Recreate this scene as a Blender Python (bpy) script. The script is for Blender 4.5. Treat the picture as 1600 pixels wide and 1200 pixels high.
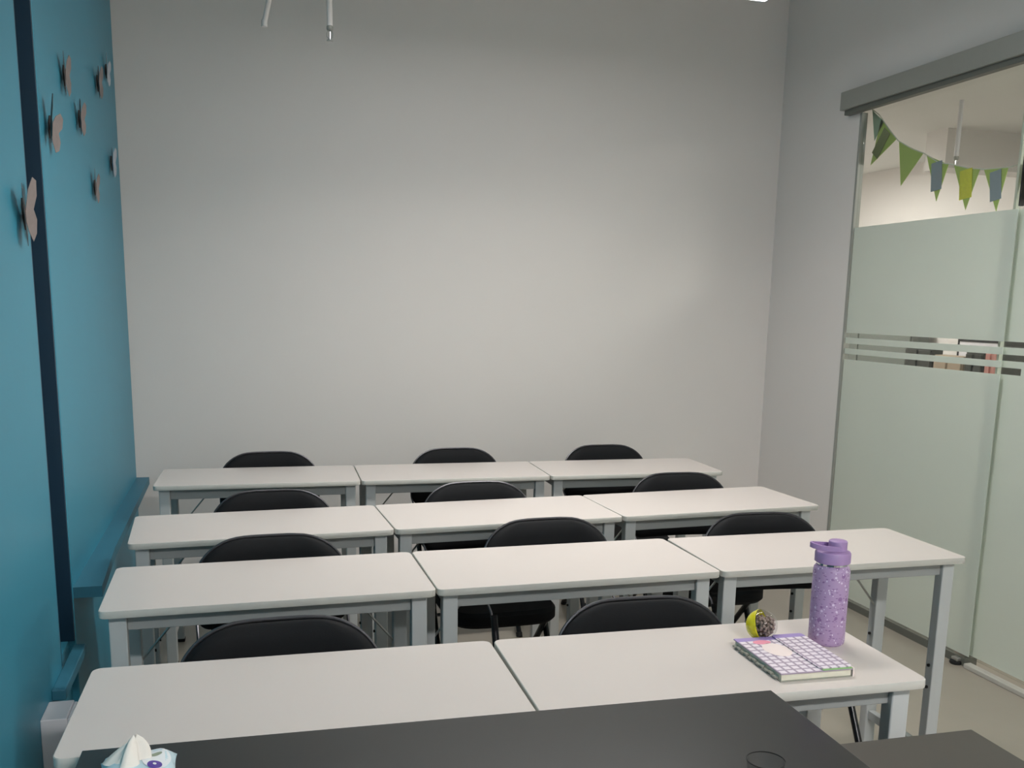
import bpy, bmesh, math, random
from mathutils import Vector, Matrix
random.seed(7)
for o in list(bpy.data.objects): bpy.data.objects.remove(o)
S = bpy.context.scene
COL = S.collection
# ------------------------------------------------------------------ camera
cam = bpy.data.cameras.new('camera'); cam_o = bpy.data.objects.new('camera', cam); COL.objects.link(cam_o)
cam.sensor_width = 36; cam.sensor_fit = 'HORIZONTAL'; cam.lens = 1496.08/1600*36; cam.shift_y = 157.7/1600
cam.clip_start = .02; cam.clip_end = 60
rx = Vector((0.96302876, -0.2688168, 0.01769547)); ux = Vector((0.03311615, 0.18331275, 0.98249669)); fx = Vector((0.26735542, 0.94558657, -0.18543763))
cam_o.matrix_world = Matrix(((rx.x, ux.x, -fx.x, 0), (rx.y, ux.y, -fx.y, 0), (rx.z, ux.z, -fx.z, 1.465), (0, 0, 0, 1)))
S.camera = cam_o
# ------------------------------------------------------------------ world, exposure
w = bpy.data.worlds.new('world'); S.world = w; w.use_nodes = True
w.node_tree.nodes['Background'].inputs[0].default_value = (.8, .85, .9, 1)
w.node_tree.nodes['Background'].inputs[1].default_value = .25
S.view_settings.view_transform = 'Standard'; S.view_settings.look = 'None'
S.view_settings.exposure = 0.07; S.view_settings.gamma = 1; S.view_settings.use_curve_mapping = False
LAMP_MAIN, LAMP_REAR, LAMP_SEEN, LAMP_CORR = 3.0, 100.0, 5.5, 35.0

def area(name, loc, sx, sy, power, spread, col=(1, .965, .92)):
    l = bpy.data.lights.new(name, 'AREA'); l.shape = 'RECTANGLE'; l.size = sx; l.size_y = sy; l.energy = power; l.spread = math.radians(spread); l.color = col
    o = bpy.data.objects.new(name, l); COL.objects.link(o); o.location = loc; return o
# louvred downlight of the lamp hanging over the third row
area('lamp_light', (1.15, 2.97, 2.775), 1.25, .22, 24.5, 142)
# ------------------------------------------------------------------ materials
def srgb(r, g, b):
    f = lambda c: (c/255/12.92) if c/255 <= .04045 else ((c/255+.055)/1.055)**2.4
    return (f(r), f(g), f(b), 1)
def mat(name, col, rough=.5, metal=0., noise=.04, scale=30, bump=0., bscale=200, spec=.5, emit=0, ecol=None, trans=0):
    m = bpy.data.materials.new(name); m.use_nodes = True; nt = m.node_tree; b = nt.nodes['Principled BSDF']
    b.inputs['Roughness'].default_value = rough; b.inputs['Metallic'].default_value = metal
    b.inputs['Specular IOR Level'].default_value = spec
    tc = nt.nodes.new('ShaderNodeTexCoord')
    n = nt.nodes.new('ShaderNodeTexNoise'); n.inputs['Scale'].default_value = scale; n.inputs['Detail'].default_value = 4
    nt.links.new(tc.outputs['Object'], n.inputs['Vector'])
    r = nt.nodes.new('ShaderNodeMix'); r.data_type = 'RGBA'
    r.inputs[6].default_value = tuple(c*(1-noise) for c in col[:3])+(1,); r.inputs[7].default_value = tuple(min(1, c*(1+noise)) for c in col[:3])+(1,)
    nt.links.new(n.outputs['Fac'], r.inputs[0]); nt.links.new(r.outputs[2], b.inputs['Base Color'])
    if bump:
        n2 = nt.nodes.new('ShaderNodeTexNoise'); n2.inputs['Scale'].default_value = bscale; nt.links.new(tc.outputs['Object'], n2.inputs['Vector'])
        bp = nt.nodes.new('ShaderNodeBump'); bp.inputs['Strength'].default_value = bump; bp.inputs['Distance'].default_value = .001
        nt.links.new(n2.outputs['Fac'], bp.inputs['Height']); nt.links.new(bp.outputs[0], b.inputs['Normal'])
    if emit:
        b.inputs['Emission Color'].default_value = ecol or (1, 1, 1, 1); b.inputs['Emission Strength'].default_value = emit
    if trans: b.inputs['Transmission Weight'].default_value = trans
    return m
M = {}
M['wall'] = mat('painted_wall', srgb(228, 223, 219), .6, noise=.015, scale=3, bump=.15, bscale=90)
M['ceiling'] = mat('ceiling_paint', srgb(232, 231, 227), .8, noise=.02, scale=3)
M['floor'] = mat('vinyl_floor', srgb(160, 153, 141), .22, noise=.05, scale=5, bump=.05, bscale=40)
M['blue'] = mat('blue_paint', srgb(62, 146, 172), .42, noise=.05, scale=4, bump=.1, bscale=60)
M['navy'] = mat('navy_channel', srgb(18, 58, 82), .5, noise=.08, scale=14)
M['top'] = mat('white_laminate', srgb(213, 204, 199), .26, noise=.01, scale=8, bump=.04, bscale=400)
M['edge'] = mat('white_edge_band', srgb(205, 203, 196), .5, noise=.02)
M['steel'] = mat('white_powder_coat', srgb(196, 199, 199), .42, noise=.02, scale=20)
M['apron'] = mat('shaded_powder_coat', srgb(160, 163, 162), .45, noise=.02, scale=20)  # frame coat greyed to carry the shade under the tabletop overhang
M['rod'] = mat('zinc_rod', srgb(190, 190, 186), .3, metal=.8)
M['chrome'] = mat('chrome', srgb(210, 210, 212), .12, metal=1)
M['black'] = mat('black_vinyl', srgb(19, 20, 23), .75, spec=.25, noise=.08, scale=50, bump=.25, bscale=500)
M['tube'] = mat('black_gloss_tube', srgb(26, 27, 30), .25, noise=.05)
M['frame'] = mat('dark_chrome', srgb(90, 90, 94), .38, metal=.9)
M['rubber'] = mat('rubber', srgb(22, 22, 22), .7)
M['desk'] = mat('black_laminate', srgb(44, 44, 44), .27, spec=.75, noise=.03, scale=60, bump=.05, bscale=600)
M['desk2'] = mat('charcoal_laminate', srgb(70, 66, 60), .5, noise=.04, scale=50)
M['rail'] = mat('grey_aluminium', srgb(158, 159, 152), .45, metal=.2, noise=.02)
M['track'] = mat('satin_track', srgb(188, 186, 178), .5)
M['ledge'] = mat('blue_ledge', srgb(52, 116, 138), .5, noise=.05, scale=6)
M['raildark'] = mat('dark_aluminium_and_gap_shade', srgb(105, 107, 100), .5, metal=.2)
M['white'] = mat('white_plastic', srgb(226, 224, 228), .35, noise=.01)
M['lilac'] = mat('lilac_lid', srgb(164, 134, 182), .42, noise=.02)
M['paper'] = mat('paper', srgb(222, 218, 200), .8, noise=.05, scale=120)
M['yellow'] = mat('yellow_plastic', srgb(218, 208, 40), .2, noise=.02)
M['tissue'] = mat('tissue_paper', srgb(235, 230, 222), .85, noise=.02, bump=.2, bscale=120)
M['pack'] = mat('pale_blue_film', srgb(196, 222, 232), .3, noise=.05, scale=30)
M['packlabel'] = mat('white_film', srgb(232, 236, 240), .3, noise=.01)
M['purple'] = mat('purple_print', srgb(78, 50, 150), .4)
M['olive'] = mat('olive_print', srgb(150, 160, 140), .5, noise=.3, scale=200)
M['bead'] = mat('pebble_beads', srgb(140, 122, 112), .4, noise=.35, scale=60)
M['greenf'] = mat('green_pennant', srgb(166, 190, 96), .7, noise=.05)
M['palef'] = mat('pale_green_pennant', srgb(150, 176, 150), .7, noise=.08)
M['insolive'] = mat('olive_card', srgb(112, 122, 74), .7, noise=.2, scale=60)
M['insyel'] = mat('yellow_card', srgb(206, 206, 60), .7, noise=.2, scale=90)
M['insgrey'] = mat('grey_card', srgb(136, 150, 158), .7, noise=.1, scale=60)
M['cord'] = mat('white_cord', srgb(200, 205, 190), .8)
M['petal'] = mat('greige_paper', srgb(140, 130, 128), .8, noise=.15, scale=60)
M['petalw'] = mat('silver_paper', srgb(190, 196, 206), .6, noise=.15, scale=60)
M['petald'] = mat('brown_core', srgb(72, 60, 56), .7, noise=.2)
M['pink'] = mat('pink_card', srgb(222, 160, 150), .7)
M['wood'] = mat('pale_wood', srgb(186, 168, 146), .6, noise=.1, scale=12)
M['darkgrey'] = mat('dark_grey_cabinet', srgb(62, 66, 60), .6)
M['midgrey'] = mat('mid_grey_cabinet', srgb(112, 118, 112), .6)
M['lamp_main'] = mat('lamp_diffuser_main', (1, 1, 1, 1), .5, emit=LAMP_MAIN, ecol=(1, .965, .92, 1))
M['lamp_rear'] = mat('lamp_diffuser_rear', (1, 1, 1, 1), .5, emit=LAMP_REAR, ecol=(1, .98, .96, 1))
M['lamp_seen'] = mat('lamp_diffuser_seen', (1, 1, 1, 1), .5, emit=LAMP_SEEN, ecol=(1, 1, 1, 1))
M['lamp_corr'] = mat('lamp_diffuser_corridor', (1, 1, 1, 1), .5, emit=LAMP_CORR, ecol=(1, .98, .92, 1))
def clear_mat(name, tint, gloss=.08):
    m = bpy.data.materials.new(name); m.use_nodes = True; nt = m.node_tree; nt.nodes.clear()
    o = nt.nodes.new('ShaderNodeOutputMaterial'); t = nt.nodes.new('ShaderNodeBsdfTransparent'); t.inputs[0].default_value = tint
    g = nt.nodes.new('ShaderNodeBsdfGlossy'); g.inputs['Roughness'].default_value = .02
    lw = nt.nodes.new('ShaderNodeLayerWeight'); lw.inputs[0].default_value = .5
    pw = nt.nodes.new('ShaderNodeMath'); pw.operation = 'POWER'; pw.inputs[1].default_value = 4; nt.links.new(lw.outputs['Facing'], pw.inputs[0])
    f = nt.nodes.new('ShaderNodeMath'); f.operation = 'MULTIPLY_ADD'; f.inputs[1].default_value = .6; f.inputs[2].default_value = .03; nt.links.new(pw.outputs[0], f.inputs[0])
    mx = nt.nodes.new('ShaderNodeMixShader'); nt.links.new(f.outputs[0], mx.inputs[0]); nt.links.new(t.outputs[0], mx.inputs[1]); nt.links.new(g.outputs[0], mx.inputs[2])
    nt.links.new(mx.outputs[0], o.inputs[0]); return m
M['glass'] = clear_mat('clear_glass', (.95, .96, .95, 1))
M['clear'] = clear_mat('clear_plastic', (.93, .93, .93, 1))
def frost_mat():
    m = bpy.data.materials.new('frosted_film'); m.use_nodes = True; nt = m.node_tree; nt.nodes.clear()
    o = nt.nodes.new('ShaderNodeOutputMaterial'); d = nt.nodes.new('ShaderNodeBsdfDiffuse'); t = nt.nodes.new('ShaderNodeBsdfTranslucent')
    g = nt.nodes.new('ShaderNodeBsdfGlossy'); g.inputs['Roughness'].default_value = .35
    n = nt.nodes.new('ShaderNodeTexNoise'); n.inputs['Scale'].default_value = 2
    r = nt.nodes.new('ShaderNodeMix'); r.data_type = 'RGBA'; r.inputs[6].default_value = srgb(226, 233, 224); r.inputs[7].default_value = srgb(231, 237, 229)
    nt.links.new(n.outputs['Fac'], r.inputs[0])
    nt.links.new(r.outputs[2], d.inputs[0]); nt.links.new(r.outputs[2], t.inputs[0])
    a = nt.nodes.new('ShaderNodeMixShader'); a.inputs[0].default_value = .4; nt.links.new(d.outputs[0], a.inputs[1]); nt.links.new(t.outputs[0], a.inputs[2])
    b = nt.nodes.new('ShaderNodeMixShader'); b.inputs[0].default_value = .06; nt.links.new(a.outputs[0], b.inputs[1]); nt.links.new(g.outputs[0], b.inputs[2])
    nt.links.new(b.outputs[0], o.inputs[0]); return m
M['frost'] = frost_mat()

# ------------------------------------------------------------------ helpers
def fin(name, bm, m, parent=None, loc=None, smooth=False, rotz=0):
    me = bpy.data.meshes.new(name); bmesh.ops.recalc_face_normals(bm, faces=bm.faces); bm.to_mesh(me); bm.free()
    ms = m if isinstance(m, (list, tuple)) else [m]
    for q in ms: me.materials.append(q)
    if smooth:
        for p in me.polygons: p.use_smooth = True
        if smooth != 'all':
            me.set_sharp_from_angle(angle=math.radians(38))
    o = bpy.data.objects.new(name, me); COL.objects.link(o)
    if parent: o.parent = parent
    if loc: o.location = loc
    if rotz: o.rotation_euler.z = rotz
    return o
def tag(o, label, cat, group=None):
    o['label'] = label; o['category'] = cat
    if group: o['group'] = group
    return o
def thing(name, label, cat, loc=(0, 0, 0), rotz=0, group=None):
    o = bpy.data.objects.new(name, None); o.empty_display_size = .05; COL.objects.link(o); o.location = loc; o.rotation_euler.z = rotz
    return tag(o, label, cat, group)
def struct(o): o['kind'] = 'structure'; return o
def box(bm, x0, x1, y0, y1, z0, z1, bev=0, mi=0):
    r = bmesh.ops.create_cube(bm, size=1); vs = r['verts']
    for v in vs: v.co = Vector(((x0+x1)/2+v.co.x*(x1-x0), (y0+y1)/2+v.co.y*(y1-y0), (z0+z1)/2+v.co.z*(z1-z0)))
    fs = set(f for v in vs for f in v.link_faces)
    if bev:
        es = list(set(e for v in vs for e in v.link_edges))
        rr = bmesh.ops.bevel(bm, geom=es, offset=bev, segments=2, affect='EDGES', profile=.5)
        fs = set(rr['faces']) | set(f for f in fs if f.is_valid)
    for f in fs: f.material_index = mi
def bx(*a, **k):
    bm = bmesh.new(); box(bm, *a, **k); return bm
def tube(bm, pts, r, seg=8, cap=True, radii=None):
    pts = [Vector(p) for p in pts]; rings = []; up = Vector((0, 0, 1)); prev = None
    for i, p in enumerate(pts):
        if i == 0: d = pts[1]-p
        elif i == len(pts)-1: d = p-pts[-2]
        else: d = (pts[i+1]-p).normalized()+(p-pts[i-1]).normalized()
        d.normalize()
        if prev is None:
            a = up if abs(d.z) < .9 else Vector((1, 0, 0)); n = d.cross(a).normalized()
        else: n = (prev-d*prev.dot(d)).normalized()
        prev = n; b = d.cross(n); rr = radii[i] if radii else r
        rings.append([bm.verts.new(p+n*rr*math.cos(t*2*math.pi/seg)+b*rr*math.sin(t*2*math.pi/seg)) for t in range(seg)])
    for a, b in zip(rings, rings[1:]):
        for t in range(seg): bm.faces.new((a[t], a[(t+1) % seg], b[(t+1) % seg], b[t]))
    if cap: bm.faces.new(rings[0][::-1]); bm.faces.new(rings[-1])
def lathe(bm, prof, seg=32, cx=0, cy=0, mi=0):
    rings = []
    for r, z in prof:
        if r < 1e-6: rings.append([bm.verts.new((cx, cy, z))])
        else: rings.append([bm.verts.new((cx+r*math.cos(t*2*math.pi/seg), cy+r*math.sin(t*2*math.pi/seg), z)) for t in range(seg)])
    for a, b in zip(rings, rings[1:]):
        if len(a) == 1 and len(b) == 1: continue
        for t in range(seg):
            t2 = (t+1) % seg
            if len(a) == 1: f = bm.faces.new((a[0], b[t2], b[t]))
            elif len(b) == 1: f = bm.faces.new((a[t], a[t2], b[0]))
            else: f = bm.faces.new((a[t], a[t2], b[t2], b[t]))
            f.material_index = mi
def rrect(x0, x1, y0, y1, r, n=6):
    out = []
    for cx, cy, a0 in ((x1-r, y1-r, 0), (x0+r, y1-r, 90), (x0+r, y0+r, 180), (x1-r, y0+r, 270)):
        for k in range(n+1):
            a = math.radians(a0+90*k/n); out.append((cx+r*math.cos(a), cy+r*math.sin(a)))
    return out
def slab(bm, outline, z0, z1, bev=.0, side_mi=0):
    lv = [(0, z0+bev), (0, z1-bev)] if not bev else [(bev, z0), (0, z0+bev), (0, z1-bev), (bev, z1)]
    c = Vector((sum(p[0] for p in outline)/len(outline), sum(p[1] for p in outline)/len(outline)))
    rings = []
    for ins, z in lv:
        ring = []
        for p in outline:
            v = Vector(p)-c; l = v.length; v = v*((l-ins)/l); ring.append(bm.verts.new((c.x+v.x, c.y+v.y, z)))
        rings.append(ring)
    n = len(outline)
    for a, b in zip(rings, rings[1:]):
        for t in range(n):
            f = bm.faces.new((a[t], a[(t+1) % n], b[(t+1) % n], b[t])); f.material_index = side_mi
    f = bm.faces.new(rings[0][::-1]); f.material_index = side_mi
    f = bm.faces.new(rings[-1])
def arc(cx, cz, r, a0, a1, n=6):
    return [(cx+r*math.cos(math.radians(a0+(a1-a0)*k/n)), cz+r*math.sin(math.radians(a0+(a1-a0)*k/n))) for k in range(n+1)]
def kids(o): return [c for c in bpy.data.objects if c.parent == o]
def dup(o, loc, rotz, label, parent=None, _tree=None):
    def rec(s, par):
        c = s.copy(); COL.objects.link(c); c.parent = par
        for k in kids(s): rec(k, c)
        return c
    src = kids(o); r = o.copy(); COL.objects.link(r)
    for k in src: rec(k, r)
    r.location = loc; r.rotation_euler.z = rotz; r['label'] = label
    return r

XL, XR, YB, YF, ZC = -.514, 2.887, 4.921, -2.6, 3.2
# ================================================================== room shell
struct(fin('floor', bx(XL-.15, XR+.06, YF-.1, YB+.1, -.1, 0), M['floor']))
struct(fin('ceiling', bx(XL-.15, XR+.12, YF-.1, YB+.1, ZC, ZC+.1), M['ceiling']))
struct(fin('wall_back', bx(XL-.15, XR+.12, YB, YB+.1, 0, ZC), M['wall']))
struct(fin('wall_front', bx(XL-.15, XR+.12, YF-.1, YF, 0, ZC), M['wall']))
bm = bmesh.new()
OY0, OY1, OZ = 1.0, 4.20, 2.46
box(bm, XR, XR+.02, OY1, YB, 0, ZC); box(bm, XR, XR+.11, YF, OY0, 0, ZC); box(bm, XR, XR+.11, OY0, OY1, OZ, ZC)
struct(fin('wall_right', bm, M['wall']))
# blue left wall: backing + raised boards with a recessed navy channel
wl = struct(fin('wall_left', bx(XL-.15, XL-.06, YF, YB, 0, ZC), M['blue']))
fin('board', bx(XL-.06, XL, 3.025, YB-.002, .0, 3.198, bev=.004), M['blue'], wl)
fin('board', bx(XL-.06, XL, YF+.002, 2.785, .0, 3.198, bev=.004), M['blue'], wl)
bm = bmesh.new(); box(bm, XL-.06, XL-.048, 2.785, 3.025, .44, 3.198); box(bm, XL-.048, XL-.03, 2.93, 2.945, .44, 3.198)
box(bm, XL-.06, XL-.002, 2.786, 2.80, .44, 3.198); box(bm, XL-.06, XL-.002, 3.01, 3.024, .44, 3.198)
fin('channel', bm, M['navy'], wl)['label'] = 'dark navy recessed channel'
fin('board', bx(XL-.06, XL-.02, 2.785, 3.025, .0, .44), M['blue'], wl)
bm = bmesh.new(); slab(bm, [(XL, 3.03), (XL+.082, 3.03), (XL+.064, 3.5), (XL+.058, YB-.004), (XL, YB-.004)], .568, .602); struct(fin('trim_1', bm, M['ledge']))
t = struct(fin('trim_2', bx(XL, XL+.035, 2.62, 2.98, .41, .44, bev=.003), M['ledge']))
# glass partition ------------------------------------------------------------
t = struct(fin('trim_3', bx(XR-.05, XR+.0, OY0-.1, 4.305, 2.415, 2.5, bev=.003), M['rail']))
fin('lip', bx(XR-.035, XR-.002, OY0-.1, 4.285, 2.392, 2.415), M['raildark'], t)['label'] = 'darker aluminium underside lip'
t = struct(fin('trim_4', bx(XR-.003, XR+.03, 4.188, 4.204, 0, 2.392, bev=.002), M['rail']))
win = bpy.data.objects.new('window_1', None); COL.objects.link(win); struct(win); win.location = (XR+.013, 3.17, 0)
door = bpy.data.objects.new('door_1', None); COL.objects.link(door); struct(door); door.location = (XR+.035, 1.1, 0)
def film(parent, y0, y1, yend3):
    for z0, z1 in ((.045, 1.2255), (1.2525, 1.279), (1.3035, 1.332), (1.355, 1.86)):
        fin('frosted_band', bx(-.008, -.005, y0, y1, z0, z1), M['frost'], parent)
    if yend3 is not None: fin('frosted_band', bx(-.008, -.005, y0, yend3, 1.2256, 1.2524), M['frost'], parent)
fin('glass_pane', bx(-.005, .005, -.02, 1.015, .035, 2.40), M['glass'], win); film(win, -.02, 1.015, None)
fin('glass_pane', bx(-.005, .005, 0, 2.09, .03, 2.40), M['glass'], door); film(door, 0, 2.09, 1.967)
bm = bmesh.new(); box(bm, -.009, .009, 2.088, 2.1, .03, 2.4); fin('edge_highlight', bm, M['cord'], door)['label'] = 'pale vertical strip for the highlight on the sliding pane edge'  # pale strip stands in for the highlight along the glass edge
bm = bmesh.new(); box(bm, -.03, -.01, 2.045, 2.052, 1.87, 2.12); fin('pull_bar', bm, M['rubber'], door)['label'] = 'thin black vertical bar'
struct(fin('trim_5', bx(XR-.002, XR+.06, 3.16, 4.186, 0, .034), M['raildark']))  # dark strip coloured for the shadow band under the fixed pane
struct(fin('trim_6', bx(XR-.016, XR+.02, OY0, 3.15, 0, .02, bev=.003), M['track']))
t = thing('door_guide', 'small black floor guide with metal cap at the foot of the glass partition', 'door guide', (XR-.01, 3.2, 0))
bm = bmesh.new(); lathe(bm, [(0, 0), (.024, 0), (.026, .006), (.024, .014), (0, .014)], 16); fin('base', bm, M['rubber'], t, smooth=True)
bm = bmesh.new(); box(bm, -.012, .012, -.018, .018, .014, .03, bev=.004); fin('cap', bm, M['rod'], t)

# ---------------------------------------------------------------- the room beyond the glass
CX, CY0, CY1, CZ = 5.0, .4, 8.2, 2.57
struct(fin('floor_corridor', bx(XR+.06, CX+.1, CY0, CY1, -.1, 0), M['floor']))
struct(fin('ceiling_corridor', bx(XR+.02, CX+.1, CY0, CY1, CZ, CZ+.1), M['ceiling']))
struct(fin('wall_corridor', bx(CX, CX+.1, CY0, CY1, 0, CZ), M['wall']))
struct(fin('wall_corridor_end', bx(XR, CX+.1, CY1, CY1+.1, 0, CZ), M['wall']))
struct(fin('wall_corridor_near', bx(XR+.11, CX+.1, CY0-.1, CY0, 0, CZ), M['wall']))
struct(fin('wall_corridor_inner', bx(XR, XR+.02, YB+.1, CY1, 0, CZ), M['wall']))
struct(fin('trim_7', bx(4.2, CX, 5.21, 5.4, 2.337, CZ), M['wall']))

# ================================================================== lamps
def lamp(name, label, x0, x1, y0, y1, z, em, drop=True, zc=ZC):
    t = thing(name, label, 'ceiling light', ((x0+x1)/2, (y0+y1)/2, z)); a, b = (x1-x0)/2, (y1-y0)/2
    fin('housing', bx(-a, a, -b, b, .004, .05, bev=.003), M['white'], t)
    fin('diffuser', bx(-a+.006, a-.006, -b+.006, b-.006, 0, .004), em, t)
    if drop:
        for s in (-1, 1):
            bm = bmesh.new(); tube(bm, [(s*a*.8, 0, .05), (s*a*.8, 0, zc-z)], .0015, 6); fin('suspension_wire', bm, M['rod'], t)
    return t
lamp('linear_light', 'bright linear ceiling light near the back wall, cut by the top edge', .15, 2.2, 3.78, 3.95, 2.75, M['lamp_seen'])
lamp('linear_light', 'hanging light over the third row of tables, above the frame', .55, 1.85, 2.82, 3.08, 2.78, M['lamp_main'])
lamp('linear_light', 'hanging light behind the viewer, out of frame', .5, 1.8, -1.3, -1.05, 2.78, M['lamp_rear'])
lamp('panel_light', 'ceiling light in the room beyond the glass', 3.5, 4.1, 6.2, 6.8, 2.515, M['lamp_corr'], False)
lamp('panel_light', 'nearer ceiling light in the room beyond the glass, out of view', 3.6, 4.2, 2.2, 2.8, 2.515, M['lamp_corr'], False)

# ================================================================== tables
TW, TD, TZ = .7995, .3914, .75
def make_table():
    t = thing('training_table', '', 'table', group='white training tables')
    bm = bmesh.new(); slab(bm, rrect(.0015, TW-.0015, 0, TD, .018, 5), TZ-.018, TZ, bev=.0015, side_mi=1)
    fin('tabletop', bm, [M['top'], M['edge']], t, smooth=True)
    lx = (.02, TW-.02-.04); ly = (.03, TD-.03-.034)
    for i, x in enumerate(lx):
        for j, y in enumerate(ly):
            bm = bmesh.new(); box(bm, x, x+.04, y, y+.034, .012, TZ-.019, bev=.003)
            lg = fin('leg', bm, M['steel'], t)
            bm = bmesh.new(); box(bm, x-.001, x+.041, y-.001, y+.035, 0, .014, bev=.002); fin('foot_cap', bm, M['rubber'], lg)
            ix = x+.04 if i == 0 else x
            s = 1 if i == 0 else -1
            for z in (.33, .40):
                bm = bmesh.new(); tube(bm, [(ix-s*.001, y+.017, z), (ix+s*.005, y+.017, z)], .005, 8); fin('bolt', bm, M['rubber'], lg)
    for y in (ly[0]+.012, ly[1]+.002):
        fin('apron', bx(lx[0]+.04, lx[1], y, y+.02, TZ-.062, TZ-.018, bev=.002), M['apron'], t)
    for x in lx:
        fin('side_rail', bx(x+.008, x+.03, ly[0]+.034, ly[1], TZ-.058, TZ-.018, bev=.002), M['steel'], t)
        fin('lower_rail', bx(x+.008, x+.03, ly[0]+.034, ly[1], .10, .13, bev=.002), M['steel'], t)
    for s, x in ((1, lx[0]+.04), (-1, lx[1])):
        bm = bmesh.new(); tube(bm, [(x+s*.17, ly[1]+.004, TZ-.03), (x+s*.165, ly[1]+.004, TZ-.045), (x-s*.004, ly[1]+.012, .50)], .0035, 6)
        fin('brace_rod', bm, M['rod'], t)
        fin('latch', bx(x+s*.02, x+s*.045, ly[1]-.004, ly[1]+.008, TZ-.085, TZ-.06, bev=.002), M['rubber'], t)
        fin('rod_bracket', bx(min(x+s*.14, x+s*.2), max(x+s*.14, x+s*.2), ly[1]-.012, ly[1]+.008, TZ-.034, TZ-.018), M['rubber'], t)
    return t
tabs = {(0, 0): (-.311, 1.535, -1.2), (0, 1): (.4905, 1.519, -1.6), (1, 0): (-.342, 2.289, .45), (1, 1): (.4585, 2.2965, .2), (1, 2): (1.259, 2.2965, -.9),
        (2, 0): (-.345, 2.937, 2.3), (2, 1): (.4555, 2.9697, 2.5), (2, 2): (1.2565, 3.0055, 2.8), (3, 0): (-.350, 3.862, -1.86), (3, 1): (.4505, 3.836, -1.86), (3, 2): (1.251, 3.81, -1.84)}
rown = ['nearest row, against the black desk', 'second row from the viewer', 'third row from the viewer', 'back row by the grey wall']
coln = {0: 'leftmost white table, beside the blue wall, in the ', 1: 'middle white table in the ', 2: 'right-hand white table in the '}
src = make_table(); first = True
for (r, c), (x, y, a) in tabs.items():
    lab = coln[c]+rown[r]
    if (r, c) == (0, 1): lab = 'white table carrying the lilac bottle and checked notebook, nearest row'
    if (r, c) == (0, 0): lab = 'leftmost white table in the nearest row, bare, beside the white wall box'
    if first: src.location = (x, y, 0); src.rotation_euler.z = math.radians(a); src['label'] = lab; first = False
    else: dup(src, (x, y, 0), math.radians(a), lab)

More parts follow.
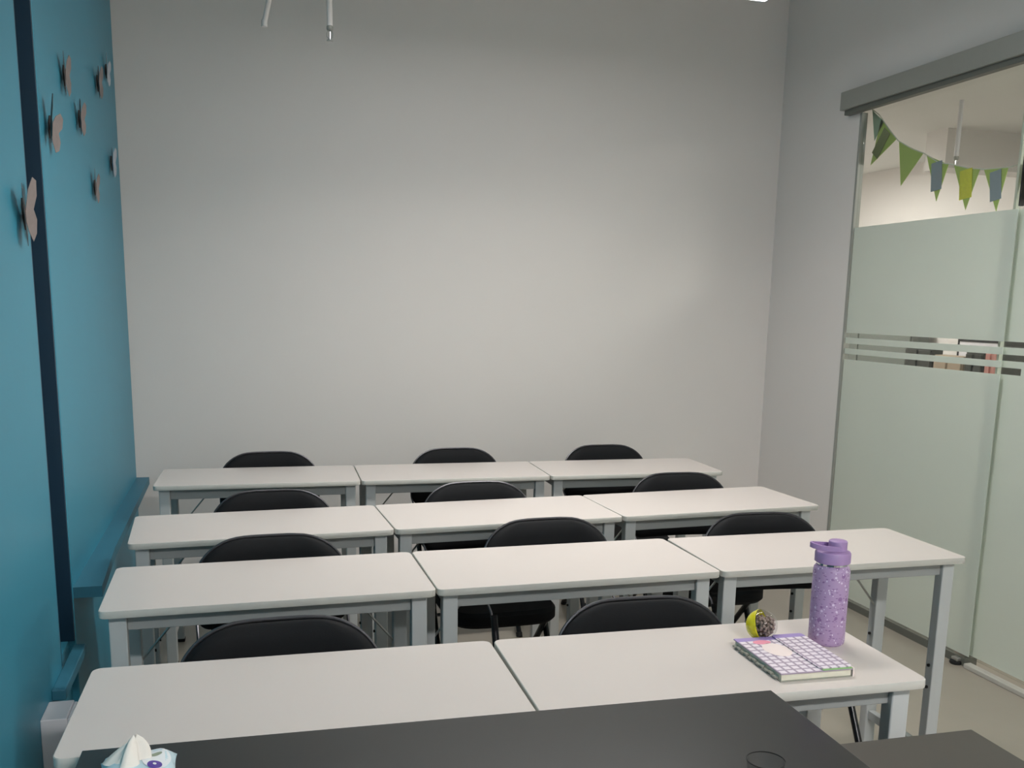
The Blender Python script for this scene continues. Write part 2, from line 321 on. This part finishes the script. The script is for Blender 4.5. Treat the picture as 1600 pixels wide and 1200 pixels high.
# ================================================================== chairs
def make_chair():
    t = thing('folding_chair', '', 'chair', group='black folding chairs')
    # backrest: padded curved panel with rounded top; local -y is the front
    H0, H1 = .545, .79
    def half(z):
        d = H1-z
        if d < .115: return .072+.138*math.sqrt(max(0, 1-((.115-d)/.115)**2))
        e = z-H0
        if e < .04: return .17+.04*math.sqrt(max(0, 1-((.04-e)/.04)**2))
        return .21
    def yb(x, z): return .175+(z-H0)*.18-.55*x*x
    bm = bmesh.new(); NZ, NX = 22, 18; zs = [H0+(H1-H0)*(.5-.5*math.cos(math.pi*k/NZ)) for k in range(NZ+1)]
    def grid(off, bulge):
        g = []
        for k, z in enumerate(zs):
            row = []
            for i in range(NX+1):
                u = -1+2*i/NX; x = half(z)*u
                ed = min(1, (1-abs(u))*4, (H1-z)/.03, (z-H0)/.03); ed = max(0, ed)
                row.append(bm.verts.new((x, yb(x, z)+off+bulge*math.sqrt(ed), z)))
            g.append(row)
        return g
    A = grid(-.006, -.014); B = grid(.006, .008)
    for g, fl in ((A, False), (B, True)):
        for k in range(NZ):
            for i in range(NX):
                q = (g[k][i], g[k][i+1], g[k+1][i+1], g[k+1][i]); bm.faces.new(q[::-1] if fl else q)
    ra = [A[k][0] for k in range(NZ+1)]+A[NZ][1:]+[A[k][NX] for k in range(NZ-1, -1, -1)]+A[0][-2:0:-1]
    rb = [B[k][0] for k in range(NZ+1)]+B[NZ][1:]+[B[k][NX] for k in range(NZ-1, -1, -1)]+B[0][-2:0:-1]
    for i in range(len(ra)):
        j = (i+1) % len(ra); bm.faces.new((ra[i], rb[i], rb[j], ra[j]))
    bmesh.ops.remove_doubles(bm, verts=bm.verts, dist=.0001)
    fin('backrest', bm, M['black'], t, smooth='all')
    # thin chrome-edged back loop following the outline
    pts = [(-.207, .035, .44), (-.207, .10, .54)]
    for k in range(1, NZ+1):
        x = -half(zs[k])-.002
        if zs[k] > .57: pts.append((x, yb(x, zs[k])+.004, zs[k]+.003*(k/NZ)))
    for i in range(1, 8):
        u = -1+2*i/8; x = half(H1)*u; pts.append((x, yb(x, H1)+.004, H1+.004))
    pts += [(-p[0], p[1], p[2]) for p in pts[:len(pts)-7][::-1]]
    bm = bmesh.new(); tube(bm, pts, .0042, 8); fin('back_frame', bm, M['frame'], t, smooth=True)
    # seat
    bm = bmesh.new(); ol = []
    for a in range(40):
        th = 2*math.pi*a/40; cx, sy = math.cos(th), math.sin(th)
        ol.append((.195*math.copysign(abs(cx)**.45, cx), -.07+.205*math.copysign(abs(sy)**.45, sy)))
    slab(bm, ol, .378, .432, bev=.012); fin('seat', bm, M['black'], t, smooth=True)
    for s in (-1, 1):
        bm = bmesh.new(); tube(bm, [(s*.2, .09, .53), (s*.207, .035, .44), (s*.207, -.21, .012)], .011, 10)
        l = fin('leg', bm, M['tube'], t, smooth=True)
        bm = bmesh.new(); tube(bm, [(s*.207, -.2065, .018), (s*.207, -.216, 0)], .014, 10); fin('foot_cap', bm, M['rubber'], l)
        bm = bmesh.new(); tube(bm, [(s*.18, -.15, .372), (s*.182, .20, .012)], .011, 10)
        l = fin('leg', bm, M['tube'], t, smooth=True)
        bm = bmesh.new(); tube(bm, [(s*.182, .195, .018), (s*.182, .209, 0)], .014, 10); fin('foot_cap', bm, M['rubber'], l)
    bm = bmesh.new(); tube(bm, [(-.207, -.154, .11), (.207, -.154, .11)], .008, 8); fin('stretcher', bm, M['tube'], t, smooth=True)
    bm = bmesh.new(); tube(bm, [(-.182, .114, .10), (.182, .114, .10)], .008, 8); fin('stretcher', bm, M['tube'], t, smooth=True)
    bm = bmesh.new(); tube(bm, [(-.18, -.165, .369), (.18, -.165, .369)], .007, 8); fin('seat_bar', bm, M['chrome'], t, smooth=True)
    return t
chairs = {(0, 0): (.063, 2.02, 1), (0, 1): (.868, 1.99, -2), (1, 0): (.067, 2.785, 1), (1, 1): (.918, 2.84, 2), (1, 2): (1.63, 2.78, -3),
          (2, 0): (.088, 3.47, 0), (2, 1): (.846, 3.50, 1), (2, 2): (1.70, 3.55, -2), (3, 0): (.102, 4.375, 0), (3, 1): (.948, 4.36, 1), (3, 2): (1.684, 4.35, -1)}
def clab(r, c):
    if r == 0: return 'black padded folding chair behind the ' + ('leftmost' if c == 0 else 'bottle-and-notebook') + ' table of the nearest row'
    side = ['left', 'middle', 'right'][c]
    rr = ['', 'second row from the viewer', 'third row from the viewer', 'back row, before the grey wall'][r]
    return 'black padded folding chair behind the %s table of the %s' % (side, rr)
src = make_chair(); first = True
for (r, c), (x, y, a) in chairs.items():
    a = math.radians(a)
    loc = (x, y-.219, 0)
    if first: src.location = loc; src.rotation_euler.z = a; src['label'] = clab(r, c); first = False
    else: dup(src, loc, a, clab(r, c))

# ================================================================== desks in the foreground
t = thing('teacher_desk', 'black laminate desk across the foreground with tissue pack and clear cup on it', 'desk', (-.26, 1.515, 0), math.radians(-1.6))
fin('desktop', bx(0, 1.186, -.6, 0, .745, .77, bev=.0015), M['desk'], t)
for x in (.0, 1.166): fin('side_panel', bx(x, x+.02, -.58, -.02, 0, .745), M['desk'], t)
fin('modesty_panel', bx(.02, 1.166, -.08, -.065, .3, .745), M['desk'], t)
t = thing('side_desk', 'lower charcoal side desk at the bottom right corner beside the black desk', 'desk', (.95, 1.383, 0), math.radians(-.9))
fin('desktop', bx(0, .34, -.98, 0, .675, .70, bev=.0015), M['desk2'], t)
for y in (-.97, -.03): fin('side_panel', bx(.02, .32, y, y+.02, 0, .675), M['desk2'], t)
fin('drawer', bx(.015, .33, -.94, -.04, .3, .67, bev=.003), M['desk2'], t)

# ================================================================== lilac bottle
def pattern_mat(name, base, specs):
    """Voronoi-scattered print marks over a base colour; specs = [(scale xyz, radius, colour, offset)]"""
    m = bpy.data.materials.new(name); m.use_nodes = True; nt = m.node_tree; b = nt.nodes['Principled BSDF']; b.inputs['Roughness'].default_value = .4
    tc = nt.nodes.new('ShaderNodeTexCoord'); last = None
    for sc, rad, col, off, rot in specs:
        mp = nt.nodes.new('ShaderNodeMapping'); mp.inputs['Scale'].default_value = sc; mp.inputs['Location'].default_value = off; mp.inputs['Rotation'].default_value = rot
        v = nt.nodes.new('ShaderNodeTexVoronoi'); v.inputs['Scale'].default_value = 1; nt.links.new(tc.outputs['Object'], mp.inputs[0]); nt.links.new(mp.outputs[0], v.inputs['Vector'])
        lt = nt.nodes.new('ShaderNodeMath'); lt.operation = 'LESS_THAN'; lt.inputs[1].default_value = rad; nt.links.new(v.outputs['Distance'], lt.inputs[0])
        mx = nt.nodes.new('ShaderNodeMix'); mx.data_type = 'RGBA'
        if last: nt.links.new(last, mx.inputs[6])
        else: mx.inputs[6].default_value = base
        mx.inputs[7].default_value = col; nt.links.new(lt.outputs[0], mx.inputs[0]); last = mx.outputs[2]
    nt.links.new(last, b.inputs['Base Color']); return m
M['bottle'] = pattern_mat('lilac_bottle_print', srgb(172, 145, 184), [
    ((46, 46, 46), .24, srgb(140, 104, 154), (0, 0, 0), (.3, .2, .4)),
    ((90, 90, 260), .26, srgb(132, 98, 146), (3, 1, 2), (.6, .3, .2)),
    ((60, 60, 60), .17, srgb(212, 196, 220), (7, 5, 1), (.1, .5, .3)),
    ((150, 150, 90), .16, srgb(230, 222, 236), (2, 9, 4), (.9, .1, .3))])
t = thing('water_bottle', 'lilac patterned metal water bottle with purple lid and carry loop', 'bottle', (1.213, 1.738, .75))
R0 = .0385
bm = bmesh.new(); lathe(bm, [(0, .0), (R0-.004, .0), (R0-.001, .003), (R0, .008), (R0, .168), (R0-.0015, .174), (R0-.005, .179), (R0-.008, .181)], 48); fin('body', bm, M['bottle'], t, smooth=True)
bm = bmesh.new(); lathe(bm, [(R0-.008, .181), (R0-.007, .181), (R0-.007, .188), (0, .188)], 48); fin('neck_ring', bm, M['chrome'], t, smooth=True)
bm = bmesh.new(); lathe(bm, [(0, .186), (R0-.003, .186), (R0-.001, .1875), (R0-.001, .207), (R0-.003, .2105), (R0-.012, .213), (0, .214)], 48)
lid = fin('lid', bm, M['lilac'], t, smooth=True)
bm = bmesh.new(); lathe(bm, [(.0195, .212), (.0195, .232), (.0185, .234), (.0165, .235), (0, .2355)], 32, .009, 0); fin('spout_cap', bm, M['lilac'], lid, smooth=True)
bm = bmesh.new()
lp = []
# carry loop: flat strap leaving the cap, running out to the left and back
lp = [(.012, -.021, .219), (-.008, -.0215, .2195), (-.03, -.018, .221), (-.045, -.009, .2235), (-.0485, 0, .2245), (-.045, .009, .2235), (-.03, .018, .221), (-.008, .0215, .2195), (.012, .021, .219)]
rings = []
for i, p in enumerate(lp):
    p = Vector(p); d = (Vector(lp[min(i+1, len(lp)-1)])-Vector(lp[max(i-1, 0)])).normalized(); n = Vector((-d.y, d.x, 0)).normalized()
    rings.append([bm.verts.new(p+n*a*.0022+Vector((0, 0, b))) for a, b in ((-1, -.0055), (1, -.0055), (1, .0055), (-1, .0055))])
for a, b in zip(rings, rings[1:]):
    for k in range(4): bm.faces.new((a[k], a[(k+1) % 4], b[(k+1) % 4], b[k]))
bm.faces.new(rings[0][::-1]); bm.faces.new(rings[-1])
fin('carry_loop', bm, M['lilac'], lid, smooth=True)
t.rotation_euler.z = math.radians(-18); t.scale = (1, 1, .975)

# ================================================================== capsule ball
t = thing('capsule_ball', 'yellow and clear plastic capsule ball filled with brown pebbles, beside the notebook', 'toy', (1.076, 1.778, .75))
RB = .034
def hemi(bm, r, sgn, flip=1):
    prof = [(r*math.cos(a), sgn*r*math.sin(a)) for a in [math.radians(90*k/10) for k in range(11)]]
    prof[-1] = (0, sgn*r); lathe(bm, prof, 28)
Rm = Vector((0, 0, 1)).rotation_difference(Vector((.64, -.72, .3)).normalized()).to_matrix().to_4x4()
for nm, sgn, m in (('yellow_half', -1, M['yellow']), ('clear_half', 1, M['clear'])):
    bm = bmesh.new(); hemi(bm, RB, sgn)
    lathe(bm, [(RB, 0), (RB+.001, 0), (RB+.001, sgn*.003), (RB, sgn*.003)], 28)
    bmesh.ops.transform(bm, matrix=Matrix.Translation((0, 0, RB+.001)) @ Rm, verts=bm.verts); fin(nm, bm, m, t, smooth=True)
for f in kids(t):
    if f.name.startswith('yellow'): f['label'] = 'yellow shell half'
    else: f['label'] = 'clear shell half'
bm = bmesh.new(); rnd = random.Random(3); n = 0; placed = []
while n < 150:
    p = Vector((rnd.uniform(-1, 1), rnd.uniform(-1, 1), rnd.uniform(-1, 1)))*.027
    if p.length > .0265 or p.z > .016: continue
    if any((p-q).length < .0056 for q in placed): continue
    placed.append(p); n += 1
    bmesh.ops.create_icosphere(bm, subdivisions=1, radius=.0042, matrix=Matrix.Translation(p+Vector((.002, 0, RB+.001))))
    if len(placed) > 400: break
o = fin('pebbles', bm, M['bead'], t, smooth='all'); o['kind'] = 'stuff'

# ================================================================== notebook
def gingham():
    m = bpy.data.materials.new('gingham_cover'); m.use_nodes = True; nt = m.node_tree; b = nt.nodes['Principled BSDF']; b.inputs['Roughness'].default_value = .45
    tc = nt.nodes.new('ShaderNodeTexCoord'); sp = nt.nodes.new('ShaderNodeSeparateXYZ'); nt.links.new(tc.outputs['Object'], sp.inputs[0])
    def mth(op, a, bv):
        n = nt.nodes.new('ShaderNodeMath'); n.operation = op
        for i, q in enumerate((a, bv)):
            if q is None: continue
            if isinstance(q, (int, float)): n.inputs[i].default_value = q
            else: nt.links.new(q, n.inputs[i])
        return n.outputs[0]
    fx_ = mth('FRACT', mth('MULTIPLY', sp.outputs[0], 1/.0185), None); fy_ = mth('FRACT', mth('MULTIPLY', sp.outputs[1], 1/.0185), None)
    inx = mth('MULTIPLY', mth('GREATER_THAN', fx_, .14), mth('LESS_THAN', fx_, .86)); iny = mth('MULTIPLY', mth('GREATER_THAN', fy_, .14), mth('LESS_THAN', fy_, .86))
    sq = mth('MULTIPLY', inx, iny)
    inn = mth('MULTIPLY', mth('LESS_THAN', sp.outputs[1], .182), 1.0)
    mx = nt.nodes.new('ShaderNodeMix'); mx.data_type = 'RGBA'; mx.inputs[6].default_value = srgb(168, 152, 170); mx.inputs[7].default_value = srgb(232, 222, 230)
    nt.links.new(mth('MULTIPLY', sq, inn), mx.inputs[0])
    m2 = nt.nodes.new('ShaderNodeMix'); m2.data_type = 'RGBA'; m2.inputs[6].default_value = srgb(160, 140, 196); nt.links.new(mx.outputs[2], m2.inputs[7]); nt.links.new(inn, m2.inputs[0])
    nt.links.new(m2.outputs[2], b.inputs['Base Color']); return m
M['gingham'] = gingham()
M['green'] = mat('green_lining', srgb(130, 176, 110), .6)
M['gauze'] = mat('clear_sleeve_edge', srgb(150, 150, 140), .2)
M['pinkp'] = mat('pink_print', srgb(232, 150, 170), .5); M['cream'] = mat('cream_print', srgb(240, 224, 220), .5)
NB = thing('notebook', 'purple and white checked notebook with magnetic flap, lying beside the lilac bottle', 'notebook', (.990, 1.553, .75), math.radians(-2.0))
NW, NH = .158, .203
fin('page_block', bx(.003, NW-.003, .003, NH-.003, .002, .015), M['paper'], NB)
fin('back_cover', bx(0, NW, 0, NH, 0, .002), M['gauze'], NB)
fin('cover', bx(0, NW, 0, NH, .015, .0172), M['gingham'], NB)
fin('lining', bx(.092, NW-.001, .0, NH-.004, .0172, .0182), M['green'], NB)['label'] = 'green lining under the flap'
bm = bmesh.new(); slab(bm, rrect(.088, NW+.002, .006, NH, .007, 4), .0183, .0203); fin('flap', bm, M['gingham'], NB)
bm = bmesh.new(); box(bm, NW, NW+.0025, 0, NH, 0, .0183); fin('spine', bm, M['cream'], NB)
bm = bmesh.new()
for k in range(11): box(bm, -.006, .0, .012+k*.017, .024+k*.017, .004+.002*(k % 2), .0075+.002*(k % 2))
fin('index_tab', bm, M['gauze'], NB)['kind'] = 'stuff'
def blob(cx, cy, rx_, ry_, z, x0=-1, x1=1, n=28):
    bm = bmesh.new(); pts = []
    for k in range(n):
        a = 2*math.pi*k/n; pts.append((min(x1, max(x0, cx+rx_*math.cos(a))), cy+ry_*math.sin(a)))
    slab(bm, pts, z, z+.0004); return bm
fin('print_spot', blob(.05, .172, .02, .012, .0172), M['pinkp'], NB)['label'] = 'pink oval spot on the cover'
fin('print_spot', blob(.06, .125, .028, .038, .0172, -1, .087), M['cream'], NB)['label'] = 'cream patch on the cover'

# ================================================================== tissue pack on the black desk
t = thing('tissue_pack', 'pale blue soft pack of tissues with one white tissue pulled up, on the black desk', 'tissues', (-.163, 1.372, .77), math.radians(4))
bm = bmesh.new(); NXp, NYp = 16, 12; g = {}
for lay, sg in ((0, 1), (1, -1)):
    for i in range(NXp+1):
        for j in range(NYp+1):
            u, v = -1+2*i/NXp, -1+2*j/NYp
            h = .02*(max(0, 1-abs(u)**5)**.6)*(max(0, 1-abs(v)**4)**.5)
            wob = .0012*math.sin(9*u+3*v)
            x = u*.05*(1+.06*abs(v)**3); z = .022+(sg*h if sg > 0 else -h)+(wob if sg > 0 else 0)
            g[lay, i, j] = bm.verts.new((x, v*.048, z))
for lay in (0, 1):
    for i in range(NXp):
        for j in range(NYp):
            q = (g[lay, i, j], g[lay, i+1, j], g[lay, i+1, j+1], g[lay, i, j+1]); bm.faces.new(q if lay == 0 else q[::-1])
bmesh.ops.remove_doubles(bm, verts=bm.verts, dist=.0004)
fin('pack', bm, M['pack'], t, smooth='all')
def on_pack(u, v): return .0222+.02*(max(0, 1-abs(u)**5)**.6)*(max(0, 1-abs(v)**4)**.5)+.0012*math.sin(9*u+3*v)
def decal(name, cu, cv, ru, rv, m, lift, rot=0, n=24, lab=None):
    bm = bmesh.new(); c = bm.verts.new((cu*.05, cv*.048, on_pack(cu, cv)+lift)); rings = []
    for f in (.5, 1):
        rings.append([])
        for k in range(n):
            a = 2*math.pi*k/n; du, dv = f*ru*math.cos(a), f*rv*math.sin(a); du, dv = du*math.cos(rot)-dv*math.sin(rot), du*math.sin(rot)+dv*math.cos(rot)
            rings[-1].append(bm.verts.new(((cu+du)*.05, (cv+dv)*.048, on_pack(cu+du, cv+dv)+lift)))
    for k in range(n):
        bm.faces.new((c, rings[0][k], rings[0][(k+1) % n])); bm.faces.new((rings[0][k], rings[1][k], rings[1][(k+1) % n], rings[0][(k+1) % n]))
    o = fin(name, bm, m, t, smooth='all')
    if lab: o['label'] = lab
decal('print_panel', .5, .1, .4, .75, M['packlabel'], .0006, lab='white printed panel')
decal('print_emblem', .46, -.42, .2, .24, M['purple'], .0011, lab='round purple emblem with a small white mark')
decal('print_mark', .46, -.42, .05, .07, M['packlabel'], .0016)
decal('print_leaf', .48, .25, .2, .1, M['olive'], .0011, .5, lab='grey green oval print')
# pulled-up tissue: folded cone sheet
bm = bmesh.new(); N = 26; rows = []
for k in range(9):
    f = k/8; ring = []
    for i in range(N):
        a = 2*math.pi*i/N; fold = 1+.45*math.sin(3*a+1.1*f)+.16*math.sin(7*a+2)
        r = (.024*(1-f)**.6+.0022)*fold
        ring.append(bm.verts.new((-.012+r*math.cos(a)*1.0+.010*f, .0+r*.6*math.sin(a)+.006*f, .038+.037*f+.005*math.sin(2*a)*f)))
    rows.append(ring)
for a, b in zip(rows, rows[1:]):
    for i in range(N): bm.faces.new((a[i], a[(i+1) % N], b[(i+1) % N], b[i]))
bm.faces.new(rows[-1])
fin('tissue', bm, M['tissue'], t, smooth='all')['label'] = 'white tissue sticking up from the slot'

# ================================================================== clear cup
t = thing('plastic_cup', 'clear plastic cup on the black desk, only its rim showing at the bottom edge', 'cup', (.712, 1.140, .77))
bm = bmesh.new(); lathe(bm, [(0, .001), (.021, .001), (.022, .004), (.0275, .052), (.0265, .052), (.0205, .005), (0, .004)], 32); fin('cup_wall', bm, M['clear'], t, smooth=True)
bm = bmesh.new(); lathe(bm, [(.0272, .0515), (.0279, .0517), (.0280, .0530), (.0272, .0532), (.0272, .0515)], 32); fin('rim', bm, M['rubber'], t, smooth=True)

# ================================================================== wall box on the blue wall
t = thing('socket_box', 'white plastic wall box with a plug on the blue wall, left of the nearest table', 'socket', (XL, 2.52, .36))
fin('housing', bx(0, .062, -.06, .06, -.1, .066, bev=.003), M['white'], t)
fin('face_plate', bx(.062, .07, -.057, .057, -.097, .063, bev=.003), M['white'], t)
fin('plug', bx(.07, .095, -.02, .02, .02, .055, bev=.004), M['white'], t)

# ================================================================== paper butterflies on the blue wall
def butterfly(loc, size, rot, m, lab, tilt=28):
    t = thing('paper_butterfly', lab, 'wall decoration', loc, 0, 'paper decorations on the blue wall')
    up = [(.02, -.02), (.06, .02), (.22, .30), (.42, .46), (.54, .40), (.50, .18), (.34, .0), (.42, -.16), (.36, -.36), (.22, -.46), (.10, -.30), (.02, -.08)]
    ca, sa = math.cos(rot), math.sin(rot)
    for s in (-1, 1):
        bm = bmesh.new(); th = math.radians(tilt); top = []; bot = []
        for a, b in up:
            y, z = s*a*math.cos(th), b; x = .006+a*size*math.sin(th)
            y, z = y*ca-z*sa, y*sa+z*ca
            top.append(bm.verts.new((x+.0006, y*size, z*size))); bot.append(bm.verts.new((x-.0006, y*size, z*size)))
        bm.faces.new(top); bm.faces.new(bot[::-1]); n = len(up)
        for i in range(n): bm.faces.new((top[i], top[(i+1) % n], bot[(i+1) % n], bot[i]))
        fin('wing', bm, m, t)
    bm = bmesh.new(); p = [(0, -.26), (0, -.1), (0, .08), (0, .2)]
    tube(bm, [(.005, (y*ca-z*sa)*size, (y*sa+z*ca)*size) for y, z in p], .1, 8, radii=[.002, .0045, .005, .003])
    fin('body', bm, M['petald'], t, smooth=True)
P = M['petal']; W_ = M['petalw']
for (y, z, s, r, m, lab, tl) in [
    (3.46, 2.15, .155, .2, P, 'greyish paper butterfly on the blue wall, topmost of those just right of the dark channel', 9),
    (3.14, 1.945, .165, -.5, P, 'greyish paper butterfly closest to the right edge of the dark channel', 16),
    (3.725, 2.065, .14, .1, P, 'rosy paper butterfly in the middle of the upper blue board', 13),
    (4.27, 2.29, .15, .3, P, 'small dark-centred paper butterfly high on the blue board, second from the corner', 12),
    (4.58, 2.40, .14, -.2, W_, 'highest paper butterfly, next to the back corner of the blue wall', 9),
    (4.58, 2.03, .15, .2, W_, 'silvery paper butterfly low beside the back corner of the blue wall', 12),
    (4.015, 1.87, .14, -.1, P, 'lowest paper butterfly on the board right of the dark channel', 8),
    (2.69, 1.668, .19, .35, P, 'large paper butterfly on the blue board left of the dark channel', 12)]:
    butterfly((XL+.001, y, z), s*.88, r*.6, m, lab, tl)

# ================================================================== sprinklers and pipes
def sprinkler(lab, x, y, z, zc, white=False):
    t = thing('sprinkler', lab, 'sprinkler', (x, y, z))
    bm = bmesh.new(); tube(bm, [(0, 0, .055), (0, 0, zc-z)], .012, 12); fin('pipe', bm, M['white'] if white else M['wall'], t, smooth=True)
    bm = bmesh.new(); lathe(bm, [(0, .04), (.010, .04), (.014, .045), (.014, .056), (.010, .062), (0, .062)], 14); fin('fitting', bm, M['rail'], t, smooth=True)
    bm = bmesh.new()
    for s in (-1, 1): tube(bm, [(s*.007, 0, .042), (s*.0125, 0, .03), (s*.012, 0, .016), (s*.003, 0, .006)], .002, 6)
    fin('yoke', bm, M['rod'], t)
    bm = bmesh.new(); tube(bm, [(0, 0, .006), (0, 0, .042)], .0022, 8); fin('bulb', bm, M['chrome'], t)
    bm = bmesh.new(); lathe(bm, [(0, .0), (.013, .0), (.014, .003), (.004, .006), (0, .006)], 14); fin('deflector', bm, M['rod'], t)
sprinkler('sprinkler head on a vertical pipe at the top of the grey back wall', .402, 4.36, 2.54, ZC)
t = thing('ceiling_pipe', 'slanting white pipe stub left of the sprinkler, at the top edge', 'pipe', (.137, 4.42, 2.6))
bm = bmesh.new(); tube(bm, [(0, 0, 0), (.054, -.05, .23), (.1, -.09, .6)], .011, 12); fin('pipe', bm, M['wall'], t, smooth=True)
bm = bmesh.new(); lathe(bm, [(0, -.012), (.012, -.012), (.013, 0), (.012, .014), (0, .014)], 14); fin('end_cap', bm, M['wall'], t, smooth=True)
sprinkler('white sprinkler seen through the glass behind the green bunting', 3.72, 4.53, 2.226, 2.57, True)

# ================================================================== green bunting behind the glass
t = thing('bunting', 'green pennant bunting hung behind the clear top of the glass partition', 'bunting', (XR+.05, 3.7, 2.1))
def B(y, z): return (0, y-3.7, z-2.1)
cordp = [(4.19, 2.41), (4.13, 2.375), (4.05, 2.30), (3.973, 2.235), (3.87, 2.185), (3.784, 2.153), (3.68, 2.10), (3.6, 2.083), (3.5, 2.055), (3.4, 2.038), (3.27, 2.03), (3.1, 2.04), (2.9, 2.07), (2.6, 2.15), (2.2, 2.30), (2.0, 2.39)]
bm = bmesh.new(); tube(bm, [B(*p) for p in cordp], .0025, 6); fin('cord', bm, M['cord'], t)
def cz(y):
    for a, b in zip(cordp, cordp[1:]):
        if b[0] <= y <= a[0]: f = (a[0]-y)/(a[0]-b[0]); return a[1]+f*(b[1]-a[1])
def flag(y1, y0, tip, m, ins, tw=.0):
    bm = bmesh.new(); z1, z0 = cz(y1), cz(y0); lay = []
    for x in (-.0008, .0008):
        a, b, c = B(y1, z1-.002), B(y0, z0-.002), B(*tip)
        lay.append([bm.verts.new((x+q[0]+d, q[1], q[2])) for q, d in ((a, tw), (b, -tw), (c, 0))])
    bm.faces.new(lay[0]); bm.faces.new(lay[1][::-1])
    for i in range(3): bm.faces.new((lay[0][i], lay[0][(i+1) % 3], lay[1][(i+1) % 3], lay[1][i]))
    f = fin('pennant', bm, m, t)
    if ins:
        my, mz = (y1+y0)/2, (z1+z0)/2; d = Vector((tip[0]-my, tip[1]-mz)); n = Vector((-d.y, d.x)).normalized()
        wd = (y1-y0)*.23; a, b = .06, .74; pts = []
        for s, k in ((-1, a), (1, a), (1, b), (-1, b)): pts.append((my+d.x*k+n.x*wd*s, mz+d.y*k+n.y*wd*s))
        bm = bmesh.new(); v0 = [bm.verts.new((-.004, p[0]-3.7, p[1]-2.1)) for p in pts]; v1 = [bm.verts.new((-.0025, p[0]-3.7, p[1]-2.1)) for p in pts]
        bm.faces.new(v0); bm.faces.new(v1[::-1])
        for i in range(4): bm.faces.new((v0[i], v0[(i+1) % 4], v1[(i+1) % 4], v1[i]))
        fin('picture_card', bm, ins, f)
flag(4.185, 4.09, (4.15, 2.26), M['palef'], None)
flag(4.11, 3.985, (4.165, 2.15), M['greenf'], M['insolive'])
flag(3.965, 3.79, (3.925, 2.03), M['greenf'], None)
flag(3.765, 3.62, (3.675, 1.938), M['greenf'], M['insgrey'])
flag(3.585, 3.43, (3.49, 1.886), M['greenf'], M['insyel'])
flag(3.405, 3.275, (3.315, 1.865), M['greenf'], M['insgrey'])
flag(3.21, 3.08, (3.14, 1.87), M['greenf'], M['insyel'])

# ================================================================== furniture beyond the glass
def cab(name, lab, cat, x0, x1, y0, y1, z0, z1, m, parts=True):
    t = thing(name, lab, cat, ((x0+x1)/2, (y0+y1)/2, 0)); a, b = (x1-x0)/2, (y1-y0)/2
    fin('body', bx(-a, a, -b, b, z0, z1, bev=.005), m, t)
    if parts:
        n = 2
        for k in range(n): fin('door', bx(-a-.012, -a, -b+.01+k*b, -b+b-.01+k*b, .08, z1-.03, bev=.003), m, t)
    return t
cab('cabinet', 'grey cabinet seen through the clear stripes beside the glass jamb', 'cabinet', 4.8, 4.95, 6.12, 7.4, 0, 1.345, M['midgrey'])
cab('cabinet', 'dark cabinet seen through the lower two clear stripes', 'cabinet', 4.3, 4.38, 5.275, 5.54, 0, 1.247, M['darkgrey'])
cab('cabinet', 'pale wooden unit seen through the lowest clear stripe', 'cabinet', 4.3, 4.38, 4.995, 5.255, 0, 1.195, M['wood'])
cab('cabinet', 'black shelf unit seen through the clear stripes between the wooden and pink units', 'cabinet', 4.3, 4.38, 4.825, 4.975, 0, 1.245, M['darkgrey'])
cab('cabinet', 'narrow pink unit seen through the lower clear stripes near the right edge', 'cabinet', 4.3, 4.38, 4.705, 4.81, 0, 1.255, M['pink'])
cab('cabinet', 'dark unit at the right edge seen through the clear stripes', 'cabinet', 4.3, 4.7, 3.9, 4.69, 0, 1.305, M['darkgrey'])
t = thing('framed_board', 'black framed white board on the far wall, its top seen through the top clear stripe', 'board', (CX-.012, 5.57, 1.1))
fin('panel', bx(-.006, .01, -.27, .27, -.165, .16), M['white'], t); fin('frame', bx(-.01, .011, .27, .285, -.165, .18), M['rubber'], t)
fin('frame', bx(-.01, .011, -.285, .285, -.18, -.165), M['rubber'], t); fin('frame', bx(-.01, .011, -.285, .285, .16, .18), M['rubber'], t); fin('frame', bx(-.01, .011, -.285, -.27, -.165, .16), M['rubber'], t)
